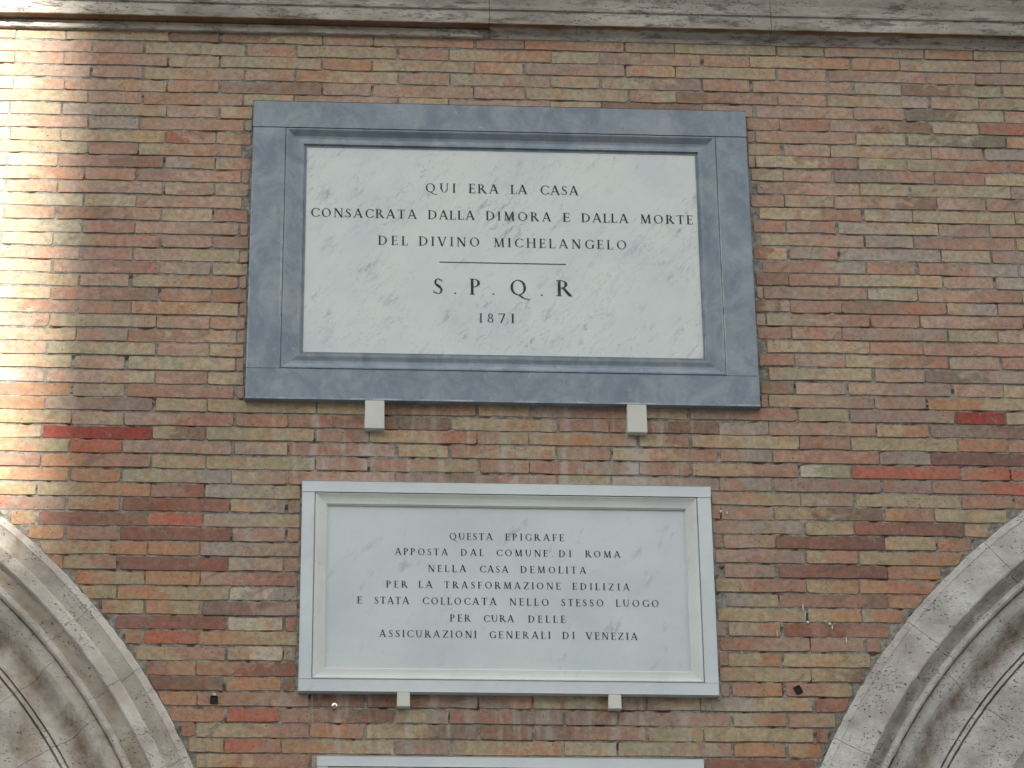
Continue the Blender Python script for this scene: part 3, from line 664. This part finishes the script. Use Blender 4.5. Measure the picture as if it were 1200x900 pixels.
# ---------------------------------------------------------------- brackets, knob, sockets, lime splashes
BR = [(.0918, .1432, 3.3884, 3.4694, 'tall white stone bracket under the left of the large blue framed plaque'), (.7752, .8272, 3.3890, 3.4694, 'tall white stone bracket under the right of the large blue framed plaque'),
      (.1792, .2120, 2.6268, 2.6654, 'small square white bracket under the left of the white framed plaque'), (.7064, .7390, 2.6268, 2.6654, 'small square white bracket under the right of the white framed plaque')]
for i, (a, b, c, d_, lab) in enumerate(BR):
    w = b - a; y = -.0215 if i < 2 else -.021
    V = [(a, .004, c + .001), (b, .004, c + .001), (b, y, c), (a, y, c), (a + .0006, .004, d_), (b - .0006, .004, d_), (b - .0006, y, d_), (a + .0006, y, d_)]
    bm = bmesh.new(); vs_ = [bm.verts.new(v) for v in V]
    for f in ((0, 1, 2, 3), (4, 5, 6, 7), (0, 1, 5, 4), (1, 2, 6, 5), (2, 3, 7, 6), (3, 0, 4, 7)): bm.faces.new([vs_[q] for q in f])
    bmesh.ops.recalc_face_normals(bm, faces=bm.faces); bmesh.ops.bevel(bm, geom=bm.edges[:], offset=.0011, segments=2, affect='EDGES')
    me = bpy.data.meshes.new('stone_bracket'); bm.to_mesh(me); bm.free()
    for v in me.vertices: v.co.x -= (a + b) / 2; v.co.z -= d_
    o = link('stone_bracket', me, M_BRKT, None, ((a + b) / 2, 0, d_)); tag(o, lab, 'bracket', 'brackets carrying the plaques')

def lathe_y(name, prof, seg=20):
    V = []; Fc = []
    for (r, y) in prof:
        for i in range(seg):
            a = 2 * math.pi * i / seg; V.append((r * math.cos(a), -y, r * math.sin(a)))
    for j in range(len(prof) - 1):
        for i in range(seg):
            a = j * seg + i; b = j * seg + (i + 1) % seg; Fc.append((a, b, b + seg, a + seg))
    Fc.append(tuple(range(seg))); Fc.append(tuple((len(prof) - 1) * seg + i for i in range(seg)))
    return mesh(name, V, Fc, True)
kn = empty('steel_knob', (.0250, 0, 2.6285)); tag(kn, 'small shiny steel knob fixed to the bricks under the white plaque', 'knob')
link('stem', lathe_y('stem', [(.0045, -.004), (.0045, .014), (.0052, .015)]), M_STEEL, kn, kn.location)
link('cap', lathe_y('cap', [(.0055, .014), (.0078, .0155), (.0082, .018), (.0070, .021), (.0035, .0228), (.0012, .023)]), M_STEEL, kn, kn.location)

def socket_mesh(w, h, rot):
    V = []; Fc = []
    rings = [(1.06, -.001), (1.0, .0022), (.92, .0020), (.88, .0006), (.5, .0002)]
    pts = [(-1, -1), (0, -1.05), (1, -1), (1.05, 0), (1, 1), (.1, 1.04), (-1, 1), (-1.04, .1)]
    ca, sa = math.cos(rot), math.sin(rot)
    for (s, p) in rings:
        for (x, z) in pts:
            X, Z = x * s * w / 2, z * s * h / 2; V.append((X * ca - Z * sa, -p - .0012 * 0 - .0022, X * sa + Z * ca))
    k = len(pts)
    for j in range(len(rings) - 1):
        for i in range(k): Fc.append((j * k + i, j * k + (i + 1) % k, (j + 1) * k + (i + 1) % k, (j + 1) * k + i))
    Fc.append(tuple((len(rings) - 1) * k + i for i in range(k)))
    return mesh('anchor_socket', V, Fc)
for (x, z, w, h, r, lab) in ((-.2735, 2.6462, .0175, .0185, .0, 'square dark socket in the bricks left of the white plaque'), (1.1875, 2.6888, .0165, .020, .45, 'tilted dark socket in the bricks right of the white plaque')):
    o = link('anchor_socket', socket_mesh(w, h, r), M_DARK, None, (x, 0, z)); tag(o, lab, 'socket', 'dark sockets in the wall')

def blob(pts, rs):
    r = random.Random(rs); V = []; Fc = []
    for (x, z, w, h) in pts:
        n = 9; i0 = len(V); V.append((x, -.0042, z))
        for i in range(n):
            a = 2 * math.pi * i / n; q = r.uniform(.75, 1.2); V.append((x + w * q * math.cos(a), -.0032, z + h * q * math.sin(a)))
        for i in range(n):
            a = 2 * math.pi * i / n; V.append((x + w * 1.15 * math.cos(a), -.0004, z + h * 1.15 * math.sin(a)))
        for i in range(n):
            j = (i + 1) % n; Fc.append((i0, i0 + 1 + i, i0 + 1 + j)); Fc.append((i0 + 1 + i, i0 + 1 + n + i, i0 + 1 + n + j, i0 + 1 + j))
    return mesh('lime_splash', V, Fc)
sp = [(1.222, 2.872, .0035, .0035), (1.278, 2.868, .004, .0035), (1.284, 2.858, .0014, .006), (1.212, 2.912, .0012, .010), (1.216, 2.892, .0010, .008), (1.268, 2.874, .002, .002), (1.318, 2.824, .0012, .008), (1.142, 2.84, .0008, .012),
      (1.012, 3.176, .003, .003), (1.028, 3.172, .002, .004), (1.165, 4.145, .003, .0015), (1.18, 4.14, .002, .002), (1.17, 4.138, .0015, .0012), (-.2725, 2.660, .004, .003)]
o = link('lime_splash', blob(sp, 3), M_LIME, wall); tag(o, kind='stuff')
